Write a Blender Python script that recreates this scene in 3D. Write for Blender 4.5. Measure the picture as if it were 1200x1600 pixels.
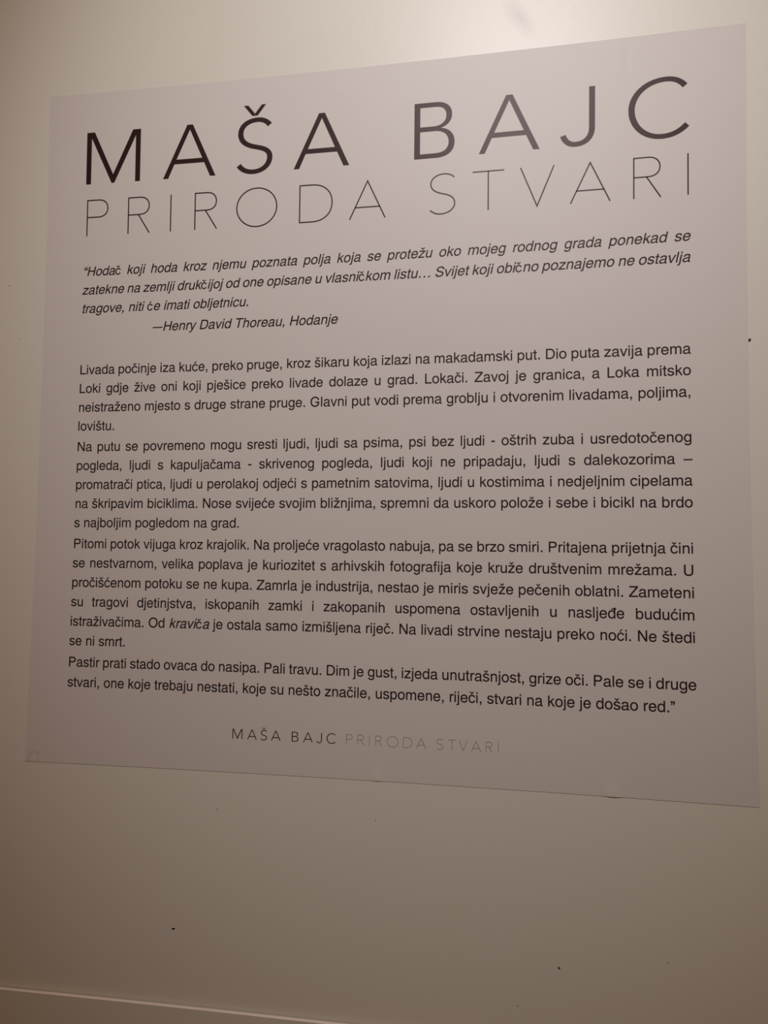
import bpy, math, random
from mathutils import Matrix, Vector
from mathutils.geometry import tessellate_polygon

for _o in list(bpy.data.objects):
    bpy.data.objects.remove(_o)
scene = bpy.context.scene
COL = scene.collection

# ------------------------------------------------------------------ camera
Z0 = 0.8000                      # height of the poster's lower edge above the floor
cam_data = bpy.data.cameras.new('camera')
cam = bpy.data.objects.new('camera', cam_data)
COL.objects.link(cam)
cam_data.sensor_fit = 'HORIZONTAL'
cam_data.sensor_width = 36.0
cam_data.lens = 36.0 * 1169.307 / 1200.0
cam_data.clip_start = 0.02
_r = Vector((0.98472814, 0.1737467, 0.01107122))
_u = Vector((0.000334247, -0.0654781018, 0.99785395))
_f = Vector((-0.17409875, 0.98261117, 0.0645362))
M = Matrix.Identity(4)
for i in range(3):
    M[i][0], M[i][1], M[i][2] = _r[i], _u[i], -_f[i]
M.translation = Vector((1.41240379 - 1.0, -2.0183714, 0.59596591 + Z0))
cam.matrix_world = M
scene.camera = cam

# ------------------------------------------------------------------ light
world = bpy.data.worlds.new('world')
scene.world = world
world.use_nodes = True
world.node_tree.nodes['Background'].inputs[0].default_value = (1.0, 0.38, 0.02, 1)
world.node_tree.nodes['Background'].inputs[1].default_value = 0.165

def spot(name, loc, target, power, size, angle, blend, color):
    d = bpy.data.lights.new(name, 'SPOT')
    d.energy = power; d.shadow_soft_size = size
    d.spot_size = math.radians(angle); d.spot_blend = blend; d.color = color
    o = bpy.data.objects.new(name, d); COL.objects.link(o)
    o.location = loc
    o.rotation_euler = (Vector(target) - Vector(loc)).to_track_quat('-Z', 'Y').to_euler()
    return o
spot('ceiling_spotlight', (0.431, -4.031, 5.2175), (0.217, 0.0, 2.3595), 758, 0.10, 48.8, 1.0, (1.0, 0.96, 0.98))

vs = scene.view_settings
vs.view_transform = 'Standard'; vs.look = 'None'; vs.gamma = 1.0; vs.use_curve_mapping = False
vs.exposure = 0.0
GLYPHS = {
 'b': [[[341,-15,298,-15,266,-15],[241,-9,220,2,201,13],[185,26,174,40,162,56],[153,68,147,80,144,80],[141,80,138,80,138,51],[138,24,138,-4,111,-4],[84,-4,58,-4,58,236],[58,475,58,718,85,718],[112,718,141,718,141,627],[141,535,141,446,142,446],[145,446,147,446,153,458],[162,470,172,484,183,498],[200,511,219,522,239,534],[265,538,298,538,341,538],[379,527,412,506,445,483],[471,451,490,410,507,367],[517,319,517,263,517,206],[507,157,490,115,471,74],[445,41,412,19,379,-4]],[[254,63,285,63,318,63],[344,71,366,89,388,106],[405,130,416,161,427,191],[433,225,433,263,433,301],[427,335,416,364,405,394],[389,418,367,435,345,453],[318,462,285,462,254,462],[227,453,205,436,183,420],[167,397,156,367,145,338],[140,302,140,263,140,223],[145,188,156,159,167,129],[185,105,206,88,228,71]]],
 'c': [[[291,-15,265,-15,219,-15],[178,-4,143,19,107,43],[80,75,60,116,40,157],[30,206,30,260,30,317],[40,366,60,407,80,449],[107,480,143,504,178,527],[219,538,265,538,291,538],[314,535,337,528,359,521],[381,511,398,498,417,486],[432,469,446,451,459,432],[469,411,476,387,448,380],[421,373,395,366,391,380],[386,393,378,404,371,415],[362,427,351,435,340,443],[328,451,313,455,299,459],[283,462,265,462,231,462],[203,452,181,434,159,415],[141,391,131,360,120,331],[114,297,114,260,114,225],[120,192,131,161,141,132],[159,108,181,89,203,71],[231,61,265,61,283,61],[299,64,314,70,328,74],[341,81,352,89,363,98],[372,109,381,122,387,133],[393,147,397,161,424,154],[450,147,477,140,470,116],[461,95,447,75,435,57],[419,40,400,26,382,13],[360,2,338,-5,315,-12]]],
 'd': [[[289,-15,256,-15,213,-15],[175,-4,141,19,108,41],[82,74,64,115,45,157],[35,206,35,263,35,319],[45,367,64,410,83,451],[109,483,142,506,175,527],[213,538,257,538,289,538],[315,534,336,522,356,511],[371,498,382,484,395,470],[403,458,408,446,411,446],[413,446,415,446,415,535],[415,627,415,718,443,718],[470,718,499,718,499,475],[499,236,499,-4,472,-4],[444,-4,418,-4,418,24],[418,51,418,80,415,80],[413,80,410,80,403,68],[393,56,382,40,370,26],[355,13,334,2,315,-9]],[[237,63,270,63,300,63],[327,71,349,88,371,105],[388,129,399,159,411,188],[417,223,417,263,417,302],[411,338,400,367,389,397],[371,420,349,436,327,453],[301,462,270,462,237,462],[209,453,187,435,165,418],[148,394,137,364,126,335],[120,301,120,263,120,225],[126,191,138,161,149,130],[165,106,187,89,209,71]]],
 'g': [[[317,-220,275,-220,237,-220],[204,-214,176,-204,147,-193],[124,-180,105,-161,88,-144],[73,-124,63,-102,85,-90],[108,-75,131,-62,139,-74],[147,-85,160,-98,170,-111],[185,-121,203,-130,222,-138],[246,-143,275,-143,317,-143],[351,-133,377,-111,404,-90],[416,-57,416,-12,416,23],[416,58,416,92,415,92],[412,92,409,92,403,81],[394,68,384,54,371,41],[356,29,336,19,317,8],[291,3,259,3,217,3],[180,13,147,34,113,54],[88,84,69,123,50,163],[40,211,40,266,40,321],[50,369,69,410,88,451],[113,483,146,506,180,527],[218,538,260,538,293,538],[318,534,337,522,358,511],[374,498,385,484,397,470],[405,458,412,446,413,446],[416,446,419,446,419,475],[419,503,419,531,446,531],[473,531,499,531,499,349],[499,167,499,-16,499,-64],[489,-102,469,-133,449,-163],[423,-184,389,-198,355,-213]],[[240,80,272,80,303,80],[331,87,352,102,374,118],[390,139,401,167,412,195],[418,229,418,269,418,307],[412,339,401,369,390,397],[374,421,352,436,331,453],[303,462,272,462,240,462],[212,453,191,436,169,418],[153,396,142,366,130,338],[124,305,124,269,124,230],[130,198,142,170,153,142],[169,119,191,104,214,88]]],
 'h': [[[159,349,159,318,159,212],[159,106,159,0,131,0],[103,0,76,0,76,238],[76,475,76,718,103,718],[131,718,159,718,159,611],[159,506,159,402,154,402],[148,402,143,402,159,451],[182,486,211,507,241,528],[275,538,314,538,349,538],[380,531,406,517,434,502],[454,479,469,450,484,419],[491,382,491,336,491,224],[491,112,491,0,464,0],[435,0,408,0,408,109],[408,220,408,329,408,371],[397,404,376,426,356,450],[327,461,290,461,266,461],[243,455,223,444,203,433],[188,418,176,396,165,374]]],
 'm': [[[93,0,65,0,65,176],[65,353,65,528,92,528],[119,528,147,528,147,489],[147,450,147,411,146,411],[143,411,142,411,149,440],[160,463,175,482,192,500],[210,514,231,524,252,534],[275,538,297,538,336,538],[368,527,392,503,417,479],[432,449,439,411,435,411],[431,411,427,411,434,436],[445,459,462,478,478,498],[499,512,523,523,547,532],[572,538,601,538,632,538],[660,531,685,518,710,505],[731,485,747,457,761,431],[769,397,769,355,769,237],[769,118,769,0,740,0],[712,0,684,0,684,118],[684,236,684,354,684,392],[673,420,652,436,629,453],[604,460,576,460,552,460],[532,456,513,446,497,436],[483,422,473,404,464,387],[459,367,459,344,459,230],[459,114,459,0,431,0],[403,0,374,0,374,121],[374,241,374,362,374,392],[364,415,344,433,325,452],[300,460,269,460,249,460],[230,456,212,446,192,436],[178,422,167,403,156,385],[150,360,150,332,150,222],[150,110,150,0,121,0]]],
 'n': [[[159,349,159,318,159,212],[159,106,159,0,131,0],[103,0,76,0,76,177],[76,354,76,531,102,531],[129,531,157,531,157,489],[157,446,157,402,152,402],[148,402,143,402,159,451],[182,486,211,507,241,528],[275,538,314,538,349,538],[380,531,406,517,432,502],[454,479,469,450,484,419],[491,382,491,336,491,224],[491,112,491,0,464,0],[435,0,408,0,408,109],[408,220,408,329,408,371],[397,404,376,426,356,450],[327,461,290,461,266,461],[243,455,223,444,203,433],[188,418,176,396,165,374]]],
 'o': [[[326,-14,277,-14,230,-14],[188,-3,151,20,115,44],[87,76,66,117,45,158],[35,207,35,261,35,317],[45,366,66,407,87,449],[115,480,151,504,188,527],[230,538,277,538,326,538],[370,527,406,504,443,480],[471,449,490,407,511,366],[521,317,521,261,521,207],[511,158,490,117,471,76],[443,44,406,20,370,-3]],[[242,62,277,62,314,62],[343,72,366,90,389,109],[406,132,417,162,429,193],[434,225,434,261,434,297],[429,330,417,361,406,392],[389,415,366,434,343,452],[314,462,277,462,242,462],[213,452,190,434,168,415],[150,392,139,361,127,331],[122,297,122,261,122,225],[127,193,139,162,150,132],[168,109,190,90,213,72]]],
 'p': [[[85,-207,58,-207,58,40],[58,285,58,531,84,531],[111,531,138,531,138,503],[138,475,138,446,141,446],[144,446,147,446,153,458],[162,470,172,484,183,498],[200,511,219,522,239,534],[265,538,298,538,341,538],[379,527,412,506,445,483],[471,451,490,410,507,367],[517,319,517,263,517,206],[507,157,490,115,471,74],[445,41,412,19,379,-4],[341,-15,298,-15,266,-15],[241,-9,221,2,201,13],[185,26,174,40,163,56],[153,68,147,80,145,80],[142,80,141,80,141,-15],[141,-112,141,-207,112,-207]],[[254,63,285,63,318,63],[344,71,366,89,388,106],[405,130,416,161,427,191],[433,225,433,263,433,301],[427,335,416,364,405,394],[389,418,367,435,345,453],[318,462,285,462,254,462],[227,453,205,436,183,420],[167,397,156,367,145,338],[140,302,140,263,140,223],[145,188,156,159,167,129],[185,105,206,88,228,71]]],
 's': [[[288,-15,246,-15,208,-15],[174,-9,143,1,114,12],[89,29,70,50,51,71],[38,98,32,129,60,135],[88,140,117,147,124,118],[139,95,161,81,183,67],[211,60,244,60,284,60],[315,68,337,84,360,101],[372,119,372,142,372,160],[364,175,351,188,338,199],[318,209,290,215,259,222],[228,229,197,236,148,247],[110,266,85,290,60,314],[48,345,48,383,48,414],[57,441,74,465,92,487],[117,506,148,518,178,532],[214,538,253,538,291,538],[323,532,351,521,378,511],[400,494,417,475,433,455],[446,432,454,405,426,400],[400,393,372,387,364,408],[353,425,335,442,316,458],[290,466,253,466,221,466],[193,458,171,443,149,428],[139,410,139,387,139,367],[146,352,161,339,176,328],[199,318,231,311,259,304],[287,298,315,291,366,280],[404,262,427,238,452,214],[464,184,464,147,464,115],[455,87,436,63,419,39],[392,19,360,5,326,-8]]],
 'u': [[[287,-15,247,-15,212,-15],[180,-8,154,7,126,21],[105,44,90,75,75,104],[68,142,68,187,68,299],[68,411,68,523,96,523],[123,523,152,523,152,414],[152,303,152,194,152,152],[162,120,184,97,205,73],[234,62,272,62,297,62],[320,68,339,79,360,90],[375,105,387,128,399,149],[405,176,405,206,405,311],[405,418,405,523,432,523],[461,523,489,523,489,346],[489,169,489,-8,461,-8],[435,-8,407,-8,407,35],[407,77,407,121,411,121],[416,121,420,121,403,72],[381,37,351,16,320,-5]]],
 'v': [[[236,0,208,0,141,174],[75,349,8,523,39,523],[70,523,100,523,137,421],[173,317,210,214,223,182],[232,152,240,120,249,88],[257,58,266,29,255,29],[246,29,236,29,246,58],[254,88,262,120,271,152],[280,182,291,214,328,317],[365,421,402,523,432,523],[462,523,492,523,426,349],[361,174,294,0,265,0]]],
 'y': [[[57,-207,52,-206,58,-180],[65,-155,70,-131,76,-131],[80,-132,84,-132,100,-137],[115,-138,128,-135,142,-132],[153,-125,164,-114,174,-103],[184,-85,192,-61,197,-44],[203,-28,208,-11,142,167],[77,344,11,523,42,523],[72,523,101,523,138,419],[174,313,211,208,223,176],[232,143,241,112,249,80],[257,49,266,19,255,19],[246,19,236,19,245,49],[253,80,261,112,270,145],[280,176,291,208,327,313],[363,419,400,523,430,523],[459,523,489,523,415,319],[339,114,264,-92,253,-120],[241,-142,227,-161,212,-179],[195,-191,176,-201,157,-210],[135,-214,111,-214,97,-214],[85,-213,76,-211,65,-210]]],
 'z': [[[177,0,31,0,31,21],[31,41,31,63,134,189],[239,315,344,442,344,443],[344,444,344,446,242,446],[142,446,40,446,40,472],[40,498,40,523,180,523],[320,523,460,523,460,501],[460,479,460,457,358,333],[257,207,155,83,155,81],[155,80,155,77,260,77],[364,77,469,77,469,52],[469,26,469,0,323,0]]],
 'G': [[[451,-19,391,-19,322,-19],[264,-3,211,27,160,58],[120,102,91,159,63,215],[48,282,48,358,48,436],[63,503,91,559,120,616],[160,659,211,691,262,721],[319,737,385,737,425,737],[463,731,497,720,533,708],[565,691,592,669,620,647],[643,623,661,592,679,564],[692,530,698,496,665,496],[632,496,599,496,592,519],[581,540,568,559,556,578],[539,594,521,608,503,621],[482,633,460,639,437,646],[412,650,385,650,340,650],[300,639,262,616,226,594],[196,561,175,517,154,474],[142,420,142,358,142,296],[154,244,175,201,198,157],[226,124,264,101,301,79],[343,68,391,68,433,68],[472,76,505,94,538,111],[563,137,581,169,601,202],[610,240,610,283,619,282],[629,280,638,279,563,279],[487,279,412,279,412,306],[412,334,412,361,509,361],[607,361,704,361,704,334],[704,308,704,280,704,220],[691,167,664,123,637,78],[599,43,553,19,505,-6]]],
 'S': [[[396,-19,336,-19,279,-19],[230,-10,188,7,145,24],[112,49,89,80,66,112],[52,148,49,191,83,191],[117,191,151,191,154,162],[163,139,180,121,197,102],[220,88,247,79,274,69],[304,65,336,65,372,65],[404,70,432,80,460,92],[483,106,498,126,515,145],[524,168,524,194,524,217],[517,237,503,252,489,266],[470,279,447,289,424,298],[398,306,368,314,336,322],[305,331,274,338,209,355],[159,380,123,410,88,442],[71,482,71,530,71,571],[83,607,106,639,129,669],[162,694,203,711,243,728],[290,737,341,737,393,737],[438,728,478,711,518,694],[549,669,572,641,595,610],[608,576,609,538,577,538],[543,538,510,538,507,574],[489,603,456,623,424,643],[385,655,338,655,304,655],[274,649,248,639,223,629],[203,615,189,596,176,579],[168,557,168,535,168,509],[176,489,193,475,209,459],[228,446,251,437,274,429],[297,422,318,416,345,410],[372,403,398,396,421,390],[446,383,472,374,497,364],[521,351,544,337,566,321],[585,302,600,279,614,255],[620,227,620,194,620,154],[609,118,586,86,564,53],[532,29,489,10,447,-9]]],
 'O': [[[458,-19,390,-19,322,-19],[262,-3,209,27,156,58],[116,101,85,157,54,214],[39,282,39,358,39,436],[54,503,85,559,116,616],[156,659,209,691,262,721],[322,737,390,737,458,737],[518,721,571,691,623,659],[663,616,694,559,724,503],[739,436,739,358,739,282],[724,214,694,157,663,101],[623,58,571,27,518,-3]],[[342,68,390,68,436,68],[479,79,516,101,555,123],[586,156,608,199,631,243],[642,296,642,358,642,422],[631,475,608,519,586,562],[555,594,516,617,479,639],[436,650,390,650,342,650],[300,639,262,617,223,594],[194,561,170,517,149,474],[136,420,136,358,136,296],[149,243,170,199,194,156],[223,124,262,101,300,79]]],
}
# ------------------------------------------------------------------ helpers
def mesh_obj(name, verts, faces, mat, parent=None, smooth=False):
    me = bpy.data.meshes.new(name)
    me.from_pydata(verts, [], faces)
    me.materials.append(mat)
    if smooth:
        for p in me.polygons: p.use_smooth = True
    me.update()
    o = bpy.data.objects.new(name, me)
    COL.objects.link(o)
    if parent: o.parent = parent
    return o

def box(name, lo, hi, mat, kind=None):
    (x0, y0, z0), (x1, y1, z1) = lo, hi
    v = [(x0,y0,z0),(x1,y0,z0),(x1,y1,z0),(x0,y1,z0),(x0,y0,z1),(x1,y0,z1),(x1,y1,z1),(x0,y1,z1)]
    f = [(0,3,2,1),(4,5,6,7),(0,1,5,4),(1,2,6,5),(2,3,7,6),(3,0,4,7)]
    o = mesh_obj(name, v, f, mat)
    if kind: o['kind'] = kind
    return o

def principled(name, color, rough, spec=0.5):
    m = bpy.data.materials.new(name); m.use_nodes = True
    nt = m.node_tree; b = nt.nodes['Principled BSDF']
    b.inputs['Base Color'].default_value = (*color, 1)
    b.inputs['Roughness'].default_value = rough
    b.inputs['Specular IOR Level'].default_value = spec
    return m, nt, b

def add_bump(nt, b, layers):
    """layers: (scale, detail, distance, strength) of fine relief, object space"""
    tc = nt.nodes.new('ShaderNodeTexCoord')
    prev = None
    for scale, detail, dist, strength in layers:
        n = nt.nodes.new('ShaderNodeTexNoise')
        n.inputs['Scale'].default_value = scale
        n.inputs['Detail'].default_value = detail
        nt.links.new(tc.outputs['Object'], n.inputs['Vector'])
        bp = nt.nodes.new('ShaderNodeBump')
        bp.inputs['Distance'].default_value = dist
        bp.inputs['Strength'].default_value = strength
        nt.links.new(n.outputs['Fac'], bp.inputs['Height'])
        if prev: nt.links.new(prev.outputs['Normal'], bp.inputs['Normal'])
        prev = bp
    nt.links.new(prev.outputs['Normal'], b.inputs['Normal'])
    return tc

def mottle(nt, b, tc, color, amount, scale):
    n = nt.nodes.new('ShaderNodeTexNoise')
    n.inputs['Scale'].default_value = scale; n.inputs['Detail'].default_value = 3
    nt.links.new(tc.outputs['Object'], n.inputs['Vector'])
    mx = nt.nodes.new('ShaderNodeMix'); mx.data_type = 'RGBA'
    mx.inputs['A'].default_value = (*[c * (1 - amount) for c in color], 1)
    mx.inputs['B'].default_value = (*[min(1, c * (1 + amount)) for c in color], 1)
    nt.links.new(n.outputs['Fac'], mx.inputs['Factor'])
    nt.links.new(mx.outputs['Result'], b.inputs['Base Color'])
    return mx

# ------------------------------------------------------------------ materials
WALL_C = (0.631, 0.624, 0.553)
wall_mat, nt, b = principled('painted_wall', WALL_C, 0.426, 0.554)
tc = add_bump(nt, b, [(300, 2, 0.0005, 0.30), (45, 2, 0.0010, 0.12)])
mx = mottle(nt, b, tc, WALL_C, 0.012, 2.2)
# a soft grey smear in the paint just above the poster
mp = nt.nodes.new('ShaderNodeMapping'); mp.vector_type = 'TEXTURE'
mp.inputs['Location'].default_value = (0.422, 0.0, 2.105 + Z0)
mp.inputs['Rotation'].default_value = (0, math.radians(-33), 0)
mp.inputs['Scale'].default_value = (0.034, 1.0, 0.085)
nt.links.new(tc.outputs['Object'], mp.inputs['Vector'])
gr = nt.nodes.new('ShaderNodeTexGradient'); gr.gradient_type = 'SPHERICAL'
nt.links.new(mp.outputs['Vector'], gr.inputs['Vector'])
ma = nt.nodes.new('ShaderNodeMath'); ma.operation = 'MULTIPLY'; ma.inputs[1].default_value = 0.32
nt.links.new(gr.outputs['Fac'], ma.inputs[0])
m2 = nt.nodes.new('ShaderNodeMix'); m2.data_type = 'RGBA'
m2.inputs['B'].default_value = (0.20, 0.16, 0.15, 1)
nt.links.new(mx.outputs['Result'], m2.inputs['A'])
nt.links.new(ma.outputs[0], m2.inputs['Factor'])
nt.links.new(m2.outputs['Result'], b.inputs['Base Color'])

board_mat, nt, b = principled('painted_baseboard', (0.631, 0.624, 0.553), 0.45, 0.5)
add_bump(nt, b, [(120, 2, 0.0004, 0.2)])

SHEET_C = (0.578, 0.552, 0.525)
sheet_mat, nt, b = principled('printed_film', SHEET_C, 0.544, 0.554)
tc = add_bump(nt, b, [(150, 2, 0.0004, 0.15), (6, 2, 0.004, 0.12)])
mx = mottle(nt, b, tc, SHEET_C, 0.012, 5)
# a faint dark ring mixed into the colour in the lower left corner
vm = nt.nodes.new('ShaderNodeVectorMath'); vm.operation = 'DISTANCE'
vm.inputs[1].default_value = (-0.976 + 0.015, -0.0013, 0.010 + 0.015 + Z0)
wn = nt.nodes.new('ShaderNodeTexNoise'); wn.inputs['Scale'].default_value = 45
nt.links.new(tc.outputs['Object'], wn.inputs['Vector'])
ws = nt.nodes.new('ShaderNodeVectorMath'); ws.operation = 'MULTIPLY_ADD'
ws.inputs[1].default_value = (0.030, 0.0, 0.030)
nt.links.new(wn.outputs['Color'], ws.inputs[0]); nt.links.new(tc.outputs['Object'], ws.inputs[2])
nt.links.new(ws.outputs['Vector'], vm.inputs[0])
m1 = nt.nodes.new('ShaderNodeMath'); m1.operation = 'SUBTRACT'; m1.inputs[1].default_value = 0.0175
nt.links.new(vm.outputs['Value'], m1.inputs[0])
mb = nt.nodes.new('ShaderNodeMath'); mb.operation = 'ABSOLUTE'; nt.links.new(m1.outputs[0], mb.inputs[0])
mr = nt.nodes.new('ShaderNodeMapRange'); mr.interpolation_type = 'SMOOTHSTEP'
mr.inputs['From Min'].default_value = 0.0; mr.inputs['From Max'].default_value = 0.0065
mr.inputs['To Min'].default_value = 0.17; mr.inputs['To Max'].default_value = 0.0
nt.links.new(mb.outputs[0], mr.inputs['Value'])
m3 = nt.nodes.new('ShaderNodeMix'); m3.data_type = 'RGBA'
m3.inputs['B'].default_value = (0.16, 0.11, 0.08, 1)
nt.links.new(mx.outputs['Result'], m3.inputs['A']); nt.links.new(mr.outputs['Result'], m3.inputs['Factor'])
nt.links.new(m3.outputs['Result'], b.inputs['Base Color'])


ink_mat, nt, b = principled('black_print', (0.020, 0.009, 0.009), 0.425, 0.24)
b.inputs['Specular Tint'].default_value = (1.0, 0.84, 0.82, 1)
add_bump(nt, b, [(150, 2, 0.0004, 0.15)])

dark_mat, nt, b = principled('dark_hole_rim', (0.022, 0.012, 0.008), 0.8, 0.2)
add_bump(nt, b, [(400, 2, 0.0005, 0.3)])

cap_mat, nt, b = principled('pale_edge', (0.86, 0.80, 0.72), 0.40, 0.5)
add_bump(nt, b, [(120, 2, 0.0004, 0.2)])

floor_mat, nt, b = principled('grey_floor', (0.10, 0.07, 0.05), 0.5, 0.5)
add_bump(nt, b, [(60, 3, 0.001, 0.2)])

# ------------------------------------------------------------------ the setting
w = box('wall_back', (-4.2, 0.0, 0.0), (4.2, 0.15, 5.8), wall_mat, 'structure')
fl = box('floor', (-4.2, -5.5, -0.1), (4.2, 0.15, 0.0), floor_mat, 'structure')

# baseboard with a narrow top ledge, standing 2 mm clear of the wall
def board_top(x):                # poster-plane x -> height of its back top edge above poster bottom
    t = (x + 0.0547) / 1.0215
    return -0.6415 + 0.0150 * t + 0.0045 * 4 * 0.25 * max(0.0, t * (1 - t)) * 1.6
bx, bf = [], []
N = 60
T_B, T_F = -0.0048, -0.0137       # back and front of the board
for i in range(N + 1):
    x = -3.2 + 8.4 * i / N
    z = Z0 + board_top(min(max(x, -0.6), 1.6))
    prof = [(T_B, 0.0), (T_B, z), (T_F + 0.0012, z), (T_F, z - 0.0012), (T_F, 0.0)]
    bx += [(x - 1.0, y, zz) for y, zz in prof]
for i in range(N):
    a, c = i * 5, (i + 1) * 5
    for k in range(4):
        bf.append((a + k, c + k, c + k + 1, a + k + 1))
    bf.append((a + 4, c + 4, c, a))
bf.append((0, 1, 2, 3, 4)); bf.append(tuple(N * 5 + k for k in (4, 3, 2, 1, 0)))
bb = mesh_obj('baseboard_back', bx, bf, board_mat)
bb['kind'] = 'structure'
# its top edge, paler than the board
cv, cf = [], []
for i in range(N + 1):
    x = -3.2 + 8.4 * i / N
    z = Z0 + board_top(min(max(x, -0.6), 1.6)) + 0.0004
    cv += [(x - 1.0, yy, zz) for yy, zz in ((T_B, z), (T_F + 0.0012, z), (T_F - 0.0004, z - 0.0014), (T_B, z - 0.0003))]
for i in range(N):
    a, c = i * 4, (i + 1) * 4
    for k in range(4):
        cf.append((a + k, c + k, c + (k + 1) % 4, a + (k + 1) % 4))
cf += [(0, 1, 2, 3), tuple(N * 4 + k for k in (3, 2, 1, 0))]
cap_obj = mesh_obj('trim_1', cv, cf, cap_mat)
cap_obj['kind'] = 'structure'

# ------------------------------------------------------------------ the poster sheet
GAP = 0.0013                      # film and its glue stand this far off the wall
# lens distortion put into the shape of sheet and print: plane warp in metres
WARP = [(0,0,.00085,-.00274),(0,1,-.00048,-.01111),(0,2,-.00046,.00552),(0,3,-1e-5,.00838),(0,4,0,-.00029),
 (1,0,-.01027,-.00078),(1,1,.00321,-.00176),(1,2,.00845,.00068),(1,3,-.00029,.00063),(2,0,-.00237,.00226),
 (2,1,.00052,.00834),(2,2,.00064,-.00023),(3,0,.00839,.00016),(3,1,-.00025,.00064),(4,0,.00065,1e-5)]
def lens_warp(X, Z):
    x, z = X - 1.0, Z - 1.0
    dx = dz = 0.0
    for i, j, a, c in WARP:
        t = x**i * z**j
        dx += a * t; dz += c * t
    return X + dx, Z + dz
# small bubbles, dents and lifted bits of edge: x, z, size x, size z, height
BUMPS = [(0.010,0.022,0.006,0.0035,-0.0005),(0.041,0.020,0.004,0.004,-0.0005),(0.022,0.012,0.012,0.009,0.0003),
 (0.0185,1.985,0.004,0.006,-0.0005),(0.0088,1.515,0.004,0.003,-0.0004),
 (0.905,1.930,0.014,0.003,-0.0003),(1.655,0.0,0.013,0.022,0.0020),(1.045,0.0,0.009,0.018,0.0013),
 (1.705,1.952,0.007,0.030,-0.0003),(0.985,1.80,0.012,0.016,0.0002),(1.62,0.68,0.012,0.012,0.0002)]
def relief(X, Z):
    h = 0.0
    for bx_, bz_, sx, sz, a in BUMPS:
        u, v = (X - bx_) / sx, (Z - bz_) / sz
        if abs(u) < 3.5 and abs(v) < 3.5:
            h += a * math.exp(-0.5 * (u * u + v * v))
    return h
def place(X, Z, off=0.0):
    a, c = lens_warp(X, Z)
    return (a - 1.0, -(GAP + max(-0.0010, relief(X, Z)) + off), c + Z0)

PW, PH = 2.0, 2.0091
def ticks(spans):
    out = []
    for a, c, n in spans:
        out += [a + (c - a) * i / n for i in range(n)]
    return out + [spans[-1][1]]
gx = ticks([(0,.08,32),(.08,.85,32),(.85,.97,30),(.97,1.1,26),(1.1,1.58,20),(1.58,1.75,60),(1.75,PW,14)])
gz = ticks([(0,.06,30),(.06,1.4,56),(1.4,1.49,6),(1.49,1.54,20),(1.54,1.88,14),(1.88,1.95,24),(1.95,PH,18)])
sv, sf = [], []
for z in gz:
    for x in gx: sv.append(place(x, z))
nx = len(gx)
for j in range(len(gz) - 1):
    for i in range(nx - 1):
        a = j * nx + i
        sf.append((a, a + 1, a + nx + 1, a + nx))
# rim back to just off the wall
loop = [i for i in range(nx)] + [j * nx + nx - 1 for j in range(1, len(gz))] + \
       [(len(gz) - 1) * nx + i for i in range(nx - 2, -1, -1)] + [j * nx for j in range(len(gz) - 2, 0, -1)]
base = len(sv)
for k in loop:
    x, y, z = sv[k]
    sv.append((x, -0.0002, z))
for k in range(len(loop)):
    k2 = (k + 1) % len(loop)
    sf.append((loop[k2], loop[k], base + k, base + k2))
poster = bpy.data.objects.new('poster', None)
COL.objects.link(poster)
poster['label'] = 'large square grey-white exhibition text poster with dark printed Croatian text on the cream wall'
poster['category'] = 'poster'
poster.empty_display_size = 0.1
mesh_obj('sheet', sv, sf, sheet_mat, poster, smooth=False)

# ------------------------------------------------------------------ body lettering (plain grotesque)
ADV = dict(zip("abcdefghijklmnopqrstuvwxyz", [556,556,500,556,556,278,556,556,222,222,500,222,833,556,556,556,556,333,500,278,556,500,722,500,500,500]))
ADV.update(dict(zip("DGHLNOPSTUZ", [722,778,722,556,722,778,667,667,611,722,611])))
ADV.update({' ':278, ',':278, '.':278, '-':333, '–':556, '—':850, '“':333, '”':333, '…':1000, 'č':500, 'ć':500, 'š':500, 'ž':500, 'đ':556})

def flat(spl, n=5):
    """closed bezier spline (handle, point, handle) -> polyline"""
    out = []
    for k in range(len(spl)):
        p, q = spl[k], spl[(k + 1) % len(spl)]
        a, c1, c2, e = (p[2], p[3]), (p[4], p[5]), (q[0], q[1]), (q[2], q[3])
        cx, cy = e[0] - a[0], e[1] - a[1]
        L = math.hypot(cx, cy) or 1
        bow = max(abs((c[0]-a[0])*cy - (c[1]-a[1])*cx) / L for c in (c1, c2))
        m = 1 if bow < 1.5 else (3 if L < 60 else n)
        for i in range(m):
            t = i / m; s = 1 - t
            out.append((s*s*s*a[0] + 3*s*s*t*c1[0] + 3*s*t*t*c2[0] + t*t*t*e[0],
                        s*s*s*a[1] + 3*s*s*t*c1[1] + 3*s*t*t*c2[1] + t*t*t*e[1]))
    return out
def path(cmds, n=6):
    """[(x,y) point | (x1,y1,x2,y2,x,y) curve] -> polyline"""
    out = [cmds[0]]
    for c in cmds[1:]:
        if len(c) == 2: out.append(c)
        else:
            a = out[-1]
            for i in range(1, n + 1):
                t = i / n; s = 1 - t
                out.append((s*s*s*a[0]+3*s*s*t*c[0]+3*s*t*t*c[2]+t*t*t*c[4], s*s*s*a[1]+3*s*s*t*c[1]+3*s*t*t*c[3]+t*t*t*c[5]))
    if abs(out[0][0]-out[-1][0]) + abs(out[0][1]-out[-1][1]) < 1e-6: out.pop()
    return out
def rect(a, c, d, e): return [(a, c), (d, c), (d, e), (a, e)]

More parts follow.
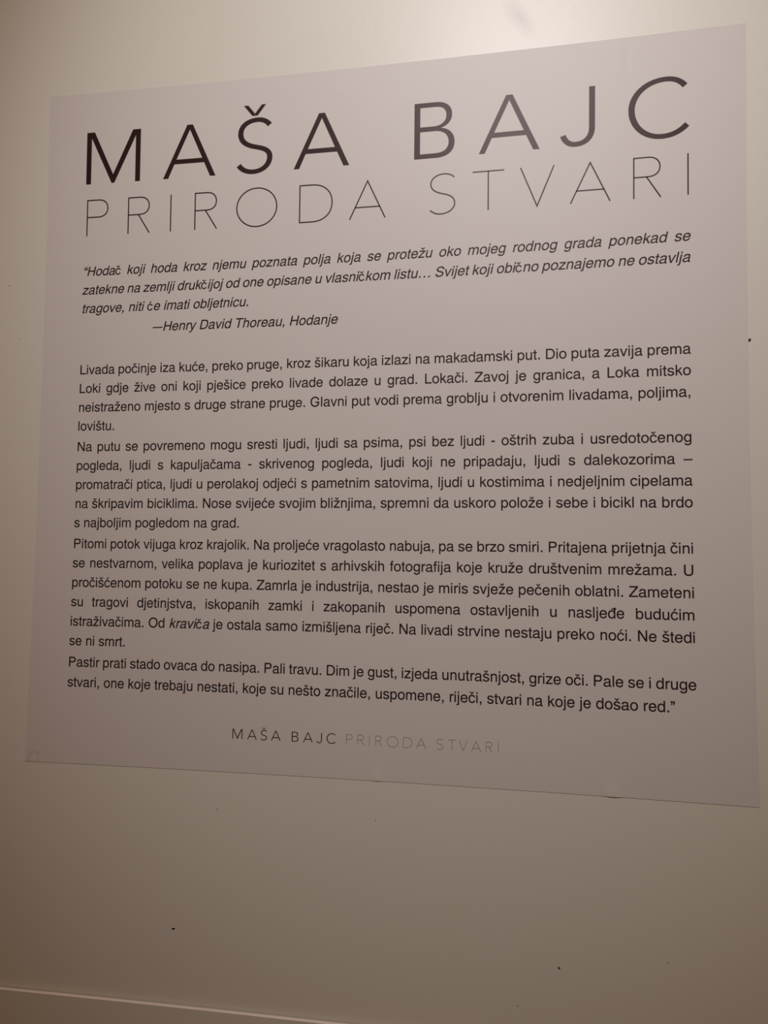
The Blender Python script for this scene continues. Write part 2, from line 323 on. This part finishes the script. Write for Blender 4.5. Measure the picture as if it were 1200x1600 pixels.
# each glyph: list of shapes, each shape = [outline, hole, ...]
SHAPES = {k: [[flat(s) for s in v]] for k, v in GLYPHS.items()}
SHAPES['a'] = [[path([(535,49),(525,47,521,47,516,47),(487,47,471,62,471,88),(471,396),(471,489,403,538,274,538),(146,538,69,490,63,369),(147,369),(154,433,192,462,271,462),(347,462,390,434,390,383),(390,361),(390,326,369,311,301,303),(180,287,162,284,129,271),(67,246,36,198,36,130),(36,38,103,-17,211,-17),(278,-17,332,4,392,55),(398,4,425,-17,480,-17),(498,-17,510,-15,535,-9)]),
                 path([(390,165),(390,136,380,119,353,94),(317,63,273,53,229,53),(160,53,122,80,122,132),(122,190,161,219,254,233),(346,246,363,249,390,262)])]]
SHAPES['e'] = [[path([(513,234),(513,314,507,362,492,401),(458,487,378,538,280,538),(134,538,40,427,40,257),(40,87,131,-17,278,-17),(398,-17,481,45,502,159),(418,159),(395,90,348,58,281,58),(228,58,183,80,155,122),(135,152,128,182,127,234)]),
                 path([(129,302),(136,397,195,462,279,462),(361,462,424,394,424,302)])]]
SHAPES['f'] = [[path([(258,523),(171,523),(171,605),(171,640,191,656,229,656),(236,656,239,656,258,655),(258,728),(239,732,228,733,211,733),(134,733,88,689,88,614),(88,523),(14,523),(14,456),(88,456),(88,0),(171,0),(171,456),(258,456)])]]
SHAPES['i'] = [[rect(67,0,151,523)], [rect(67,614,151,718)]]
SHAPES['l'] = [[rect(67,0,151,718)]]
SHAPES['j'] = [[path([(70,523),(153,523),(153,-96),(153,-172,115,-212,34,-212),(10,-212,2,-211,-16,-208),(-16,-137),(-4,-139,2,-139,14,-139),(55,-139,70,-124,70,-82)])], [rect(70,614,153,718)]]
SHAPES['k'] = [[[(67,0),(151,0),(151,207),(221,278),(400,0),(501,0),(284,341),(471,523),(366,523),(151,303),(151,718),(67,718)]]]
SHAPES['r'] = [[path([(72,0),(156,0),(156,278),(156,400,198,452,321,454),(332,454),(332,536),(318,538,308,538,298,538),(232,538,186,508,149,434),(149,523),(72,523)])]]
SHAPES['t'] = [[path([(256,523),(173,523),(173,669),(90,669),(90,523),(14,523),(14,455),(90,455),(90,62),(90,10,124,-12,180,-12),(208,-12,229,-10,256,-4),(256,66),(242,62,232,61,218,61),(184,61,173,70,173,106),(173,455),(256,455)])]]
SHAPES['H'] = [[[(77,0),(170,0),(170,330),(553,330),(553,0),(646,0),(646,718),(553,718),(553,412),(170,412),(170,718),(77,718)]]]
SHAPES['L'] = [[[(76,0),(537,0),(537,82),(169,82),(169,718),(76,718)]]]
SHAPES['T'] = [[[(259,0),(352,0),(352,636),(597,636),(597,718),(14,718),(14,636),(259,636)]]]
SHAPES['N'] = [[[(76,0),(164,0),(164,577),(539,0),(646,0),(646,718),(558,718),(558,148),(180,718),(76,718)]]]
SHAPES['Z'] = [[[(23,0),(588,0),(588,82),(133,82),(588,634),(588,718),(50,718),(50,636),(472,636),(23,84)]]]
SHAPES['U'] = [[path([(79,718),(79,240),(79,78,180,-19,361,-19),(542,-19,644,78,644,240),(644,718),(551,718),(551,240),(551,130,480,66,361,66),(242,66,172,130,172,240),(172,718)])]]
SHAPES['D'] = [[path([(81,0),(361,0),(553,0,674,137,674,360),(674,582,554,718,361,718),(81,718)]),
                 path([(173,81),(345,81),(501,81,581,178,581,360),(581,541,501,637,345,637),(173,637)])]]
SHAPES['P'] = [[path([(86,0),(178,0),(178,304),(405,304),(463,304,508,323,547,362),(590,403,608,446,608,513),(608,643,531,718,396,718),(86,718)]),
                 path([(178,385),(382,385),(468,385,511,428,511,511),(511,594,468,636,382,636),(178,636)])]]
SHAPES['.'] = [[rect(87,0,191,106)]]
SHAPES[','] = [[path([(87,0),(87,106),(191,106),(191,16),(191,-76,158,-128,87,-147),(87,-103),(126,-96,141,-66,142,0)])]]
SHAPES['-'] = [[rect(44,232,289,322)]]
SHAPES['–'] = [[rect(0,236,556,309)]]
SHAPES['—'] = [[rect(5,232,790,300)]]
SHAPES['…'] = [[rect(115+k*333,0,219+k*333,106)] for k in range(3)]
def shift(sh, dx, dy=0): return [[[(x + dx, y + dy) for x, y in c] for c in s] for s in sh]
def turn(sh, cx, cy): return [[[(2*cx - x, 2*cy - y) for x, y in c] for c in s] for s in sh]
_q = shift(SHAPES[','], 0, 612)
SHAPES['”'] = shift(_q, -56) + shift(_q, 84)
_q = turn(SHAPES[','], 139, 300)
SHAPES['“'] = shift(_q, -40, -28) + shift(_q, 104, -28)
CARON = [[[(133,593),(200,593),(312,734),(238,734),(167,655),(96,734),(21,734)]]]
ACUTE = [[[(128,593),(190,593),(319,734),(216,734)]]]
SHAPES['č'] = SHAPES['c'] + shift(CARON, 90)
SHAPES['š'] = SHAPES['s'] + shift(CARON, 84)
SHAPES['ž'] = SHAPES['z'] + shift(CARON, 84)
SHAPES['ć'] = SHAPES['c'] + shift(ACUTE, 60)
SHAPES['đ'] = SHAPES['d'] + [[rect(262,592,556,652)]]

def triangulate(shapes):
    vs_, fs_ = [], []
    for shp in shapes:
        off = len(vs_)
        loops = [[Vector((x, y, 0)) for x, y in c] for c in shp]
        tri = tessellate_polygon(loops)
        for c in shp: vs_ += c
        for t in tri:
            a, c, d = (vs_[off + i] for i in t)
            area = (c[0]-a[0])*(d[1]-a[1]) - (c[1]-a[1])*(d[0]-a[0])
            if abs(area) < 1e-9: continue
            t = t if area > 0 else (t[0], t[2], t[1])
            fs_.append(tuple(off + i for i in t))
    return vs_, fs_
def stroke(pts, wx, wy, closed=False):
    """strip of quads along a centre line; wx / wy = half thickness of upright / level strokes"""
    n = len(pts); L, R = [], []
    for i in range(n):
        a = pts[i - 1] if (i > 0 or closed) else None
        c = pts[i]
        d = pts[(i + 1) % n] if (i < n - 1 or closed) else None
        def nrm(p, q):
            dx, dy = q[0] - p[0], q[1] - p[1]; l = math.hypot(dx, dy) or 1
            return (-dy / l, dx / l)
        n1 = nrm(a, c) if a else nrm(c, d)
        n2 = nrm(c, d) if d else n1
        mx_, my_ = n1[0] + n2[0], n1[1] + n2[1]
        l = math.hypot(mx_, my_) or 1
        mx_, my_ = mx_ / l, my_ / l
        k = 1 / max(0.35, mx_ * n1[0] + my_ * n1[1])
        w_ = math.sqrt((wx * mx_)**2 + (wy * my_)**2) * k
        L.append((c[0] + mx_ * w_, c[1] + my_ * w_)); R.append((c[0] - mx_ * w_, c[1] - my_ * w_))
    v = L + R; f = []
    for i in range(n if closed else n - 1):
        j = (i + 1) % n
        f.append((i, n + i, n + j, j))
    return v, f
def join(parts):
    v, f = [], []
    for pv, pf in parts:
        o = len(v); v += pv; f += [tuple(o + i for i in t) for t in pf]
    return v, f
def heavier(shapes, w):
    """the filled glyph plus a rim along its outlines: ink spread of the print"""
    parts = [triangulate(shapes)]
    for shp in shapes:
        for c in shp:
            c = [p for k, p in enumerate(c) if math.hypot(p[0]-c[k-1][0], p[1]-c[k-1][1]) > 0.5]
            parts.append(stroke(c, w, w, True))
    return join(parts)

TRI = {k: heavier(v, 9.0) for k, v in SHAPES.items()}
INK = 0.00025                     # the print lies on the film
EM, LEFT, RIGHT = 0.03856, 0.1219, 1.8622
def text_line(name, text, z, x=LEFT, justify=True, italic=False, italics=None, extra=0.0):
    body = sum(ADV[c] for c in text) / 1000 * EM
    gaps = text.count(' ')
    pad = (RIGHT - x - body) / gaps if justify and gaps else extra
    line = bpy.data.objects.new(name, None)
    COL.objects.link(line); line.parent = poster; line.empty_display_size = 0.02
    v, f = [], []
    for k, ch in enumerate(text + ' '):
        if ch == ' ':
            mesh_obj('word', v, f, ink_mat, line)
            v, f = [], []
            x += 0.278 * EM + pad
            continue
        lean = italic or (italics and italics[0] <= k < italics[1])
        if lean and ch in 'čć': sl, sc = 0.03, 0.95      # the substitute face stands upright
        else: sl, sc = (0.2126 if lean else 0.0), 1.0
        tv, tf = TRI[ch]
        o = len(v)
        v += [place(x + (a + sl * c) * EM / 1000 * sc, z + c * EM / 1000 * sc, INK) for a, c in tv]
        f += [tuple(o + i for i in t) for t in tf]
        x += ADV[ch] / 1000 * EM
    return line

QUOTE = [("“Hodač koji hoda kroz njemu poznata polja koja se protežu oko mojeg rodnog grada ponekad se", 1.4430, LEFT, True),
         ("zatekne na zemlji drukčijoj od one opisane u vlasničkom listu… Svijet koji obično poznajemo ne ostavlja", 1.3864, LEFT, True),
         ("tragove, niti će imati obljetnicu.", 1.3294, LEFT, False),
         ("—Henry David Thoreau, Hodanje", 1.2666, 0.3499, False)]
for s, z, x, j in QUOTE:
    text_line('quotation_line', s, z, x, j, italic=True)
BODY = [("Livada počinje iza kuće, preko pruge, kroz šikaru koja izlazi na makadamski put. Dio puta zavija prema", 1.1424, 1),
 ("Loki gdje žive oni koji pješice preko livade dolaze u grad. Lokači. Zavoj je granica, a Loka mitsko", 1.0858, 1),
 ("neistraženo mjesto s druge strane pruge. Glavni put vodi prema groblju i otvorenim livadama, poljima,", 1.0289, 1),
 ("lovištu.", 0.9722, 0),
 ("Na putu se povremeno mogu sresti ljudi, ljudi sa psima, psi bez ljudi - oštrih zuba i usredotočenog", 0.9100, 1),
 ("pogleda, ljudi s kapuljačama - skrivenog pogleda, ljudi koji ne pripadaju, ljudi s dalekozorima –", 0.8533, 1),
 ("promatrači ptica, ljudi u perolakoj odjeći s pametnim satovima, ljudi u kostimima i nedjeljnim cipelama", 0.7967, 1),
 ("na škripavim biciklima. Nose svijeće svojim bližnjima, spremni da uskoro polože i sebe i bicikl na brdo", 0.7400, 1),
 ("s najboljim pogledom na grad.", 0.6833, 0),
 ("Pitomi potok vijuga kroz krajolik. Na proljeće vragolasto nabuja, pa se brzo smiri. Pritajena prijetnja čini", 0.6211, 1),
 ("se nestvarnom, velika poplava je kuriozitet s arhivskih fotografija koje kruže društvenim mrežama. U", 0.5645, 1),
 ("pročišćenom potoku se ne kupa. Zamrla je industrija, nestao je miris svježe pečenih oblatni. Zameteni", 0.5073, 1),
 ("su tragovi djetinjstva, iskopanih zamki i zakopanih uspomena ostavljenih u nasljeđe budućim", 0.4508, 1),
 ("istraživačima. Od kraviča je ostala samo izmišljena riječ. Na livadi strvine nestaju preko noći. Ne štedi", 0.3940, 1),
 ("se ni smrt.", 0.3373, 0),
 ("Pastir prati stado ovaca do nasipa. Pali travu. Dim je gust, izjeda unutrašnjost, grize oči. Pale se i druge", 0.2757, 1),
 ("stvari, one koje trebaju nestati, koje su nešto značile, uspomene, riječi, stvari na koje je došao red.”", 0.2182, 0)]
for s, z, j in BODY:
    it = None
    if 'kraviča' in s:
        k = s.index('kraviča'); it = (k, k + 7)
    text_line('text_line', s, z, LEFT, bool(j), italics=it)

# ------------------------------------------------------------------ display lettering, cap height 1
def strokes(list_, wx, wy):
    return join([stroke(path(p, 14), wx, wy, c) for p, c in list_])

WX, WY = 0.0510, 0.0425
BOLD = {
 'M': triangulate([[[(0,0),(.099,0),(.099,.885),(.517,0),(.573,0),(.991,.885),(.991,0),(1.09,0),(1.09,1),(.933,1),(.545,.168),(.157,1),(0,1)]]]),
 'A': triangulate([[[(0,0),(.102,0),(.2215,.2665),(.804,.2665),(.925,0),(1.032,0),(.572,1),(.462,1)],[(.261,.354),(.5165,.9075),(.765,.354)]]]),
 'B': triangulate([[path([(0,0),(.38,0),(.58,0,.711,.09,.711,.27),(.711,.42,.61,.515,.465,.532),(.59,.562,.665,.65,.665,.765),(.665,.905,.56,1,.385,1),(0,1)],12),
      path([(.104,.915),(.38,.915),(.50,.915,.563,.86,.563,.755),(.563,.64,.48,.5675,.33,.5675),(.104,.5675)],12),
      path([(.104,.4825),(.36,.4825),(.52,.4825,.606,.40,.606,.275),(.606,.14,.51,.084,.36,.084),(.104,.084)],12)]]),
 'S': strokes([([(.0425,.152),(.10,.065,.20,.0156,.3156,.0156),(.50,.0156,.634,.125,.634,.273),(.634,.41,.50,.443,.365,.476),(.21,.512,.0725,.575,.0725,.7375),(.0725,.89,.21,.982,.397,.982),(.50,.982,.575,.94,.627,.872)],False)],WX,WY),
 'caron': triangulate([[[(.123,1.2625),(.289,1.061),(.392,1.061),(.548,1.2625),(.469,1.2625),(.3395,1.101),(.209,1.2625)]]]),
 'J': strokes([([(.526,1),(.526,.30),(.526,.12,.42,.0225,.25,.0225),(.14,.0225,.075,.10,.049,.187)],False)],.049,WY),
 'C': strokes([([(.893,.842),(.82,.94,.72,.9845,.60,.9845),(.27,.9845,.051,.76,.051,.505),(.051,.24,.25,.0205,.53,.0205),(.69,.0205,.82,.08,.925,.19)],False)],WX,WY*.97),
}
BOLD['Š'] = join([BOLD['S'], BOLD['caron']])
HT = 0.0162
_bowl = [(.013,.987),(.34,.987),(.52,.987,.605,.88,.605,.75),(.605,.61,.51,.515,.33,.515),(.013,.515)]
THIN = {
 'P': strokes([([(.013,0),(.013,1)],False),(_bowl,False)],HT,HT),
 'R': strokes([([(.013,0),(.013,1)],False),([(a if k==0 else a) for k,a in enumerate(_bowl)],False),([(.30,.515),(.622,0)],False)],HT,HT),
 'I': strokes([([(.013,0),(.013,1)],False)],HT,HT),
 'O': strokes([([(.559,-.013),(.868,-.013,1.105,.225,1.105,.5),(1.105,.785,.868,1.013,.559,1.013),(.250,1.013,.013,.785,.013,.5),(.013,.225,.250,-.013,.559,-.013)],True)],HT,HT),
 'D': strokes([([(.013,.013),(.013,.987),(.34,.987),(.68,.987,.875,.78,.875,.5),(.875,.22,.68,.013,.34,.013)],True)],HT,HT),
 'A': strokes([([(.012,0),(.474,.985),(.936,0)],False),([(.155,.305),(.793,.305)],False)],HT,HT),
 'S': strokes([([(.012,.100),(.07,.035,.16,-.012,.268,-.012),(.47,-.012,.626,.10,.626,.25),(.626,.41,.48,.465,.328,.504),(.17,.545,.025,.61,.025,.765),(.025,.91,.18,1.010,.357,1.010),(.46,1.010,.55,.975,.610,.908)],False)],HT,HT),
 'T': strokes([([(.0,.987),(.778,.987)],False),([(.387,0),(.387,.987)],False)],HT,HT),
 'V': strokes([([(.013,1),(.412,.013),(.815,1)],False)],HT,HT),
}
def letter(name, tri, x, z, cap, mat=None):
    v, f = tri
    return mesh_obj(name, [place(x + a * cap, z + c * cap, INK) for a, c in v], f, mat or ink_mat, poster)
for ch, x in (('M',.1254),('A',.3734),('Š',.6032),('A',.7775),('B',1.1300),('A',1.3112),('J',1.5302),('C',1.7079)):
    letter('heading_letter', BOLD[ch], x, 1.7256, 0.1600)
for ch, x in (('P',.1308),('R',.2639),('I',.3990),('R',.4755),('O',.6050),('D',.7960),('A',.9442),
              ('S',1.1754),('T',1.2946),('V',1.4240),('A',1.5570),('R',1.7205),('I',1.8563)):
    letter('subtitle_letter', THIN[ch], x, 1.5655, 0.1115)
def footer(table, words, z, cap):
    line = bpy.data.objects.new('footer_line', None)
    COL.objects.link(line); line.parent = poster; line.empty_display_size = 0.02
    for pairs in words:
        v, f = [], []
        for ch, x in pairs:
            tv, tf = table[ch]; o = len(v)
            v += [place(x + a * cap, z + c * cap, INK) for a, c in tv]
            f += [tuple(o + i for i in t) for t in tf]
        mesh_obj('word', v, f, ink_mat, line)
footer(BOLD, ((('M',.6305),('A',.6740),('Š',.7130),('A',.7430)), (('B',.8025),('A',.8350),('J',.8730),('C',.9015))), 0.0917, 0.0270)
footer(THIN, ((('P',.9570),('R',.9885),('I',1.0205),('R',1.0380),('O',1.0700),('D',1.1140),('A',1.1498)),
              (('S',1.2045),('T',1.2350),('V',1.2635),('A',1.2960),('R',1.3342),('I',1.3668))), 0.0917, 0.0270)

# ------------------------------------------------------------------ marks in the wall
def blob(name, X, Z, rx, rz, rot, label, seed, group=None):
    """a small irregular pit mouth: dark, a fraction of a millimetre proud of the paint"""
    rnd = random.Random(seed); n = 10
    ring0, ring1 = [], []
    c, s = math.cos(rot), math.sin(rot)
    for i in range(n):
        a = 2 * math.pi * i / n; k = 1 + rnd.uniform(-.22, .18)
        x, z = rx * math.cos(a) * k, rz * math.sin(a) * k
        x, z = x * c - z * s, x * s + z * c
        ring0.append((X - 1 + x, -0.00005, Z0 + Z + z)); ring1.append((X - 1 + x * .75, -0.0005, Z0 + Z + z * .75))
    v = ring0 + ring1 + [(X - 1, -0.0004, Z0 + Z)]
    f = [(i, (i + 1) % n, n + (i + 1) % n, n + i) for i in range(n)] + [(n + i, n + (i + 1) % n, 2 * n) for i in range(n)]
    o = mesh_obj(name, v, f, dark_mat)
    o['label'] = label; o['category'] = 'hole'
    if group: o['group'] = group
    return o
G = 'nail holes in the wall'
blob('nail_hole', 2.0013, 1.1695, .0042, .0044, 0.2, 'dark nail hole in the cream wall at the right edge of the poster', 1, G)
blob('nail_hole', 0.4730, -0.4324, .0048, .0030, 0.15, 'dark nail hole low on the wall below the left half of the poster', 2, G)
blob('nail_hole', 1.5188, -0.4314, .0038, .0026, -0.9, 'slanted dark nail hole low on the wall below the right half of the poster', 3, G)
blob('nail_hole', 1.4156, -0.5351, .0014, .0016, 0, 'tiny dark pinhole lowest on the wall, nearest the bottom of the photo', 4, G)
blob('nail_hole', 0.5929, -0.1003, .0012, .0018, 0, 'pinprick hole just under the poster, below the word at its lower left', 5, G)
blob('nail_hole', 1.0410, -0.0989, .0013, .0016, 0, 'pinprick hole just under the middle of the poster', 6, G)
blob('nail_hole', -0.1247, 1.4273, .0018, .0016, 0, 'upper of two tiny holes in the wall left of the poster', 7, G)
blob('nail_hole', -0.0813, 1.2589, .0018, .0010, 0, 'lower of two tiny holes in the wall left of the poster', 8, G)
blob('nail_hole', 1.7827, -0.3910, .0022, .0008, 0, 'faint thin nick low on the wall below the right end of the poster', 9, G)
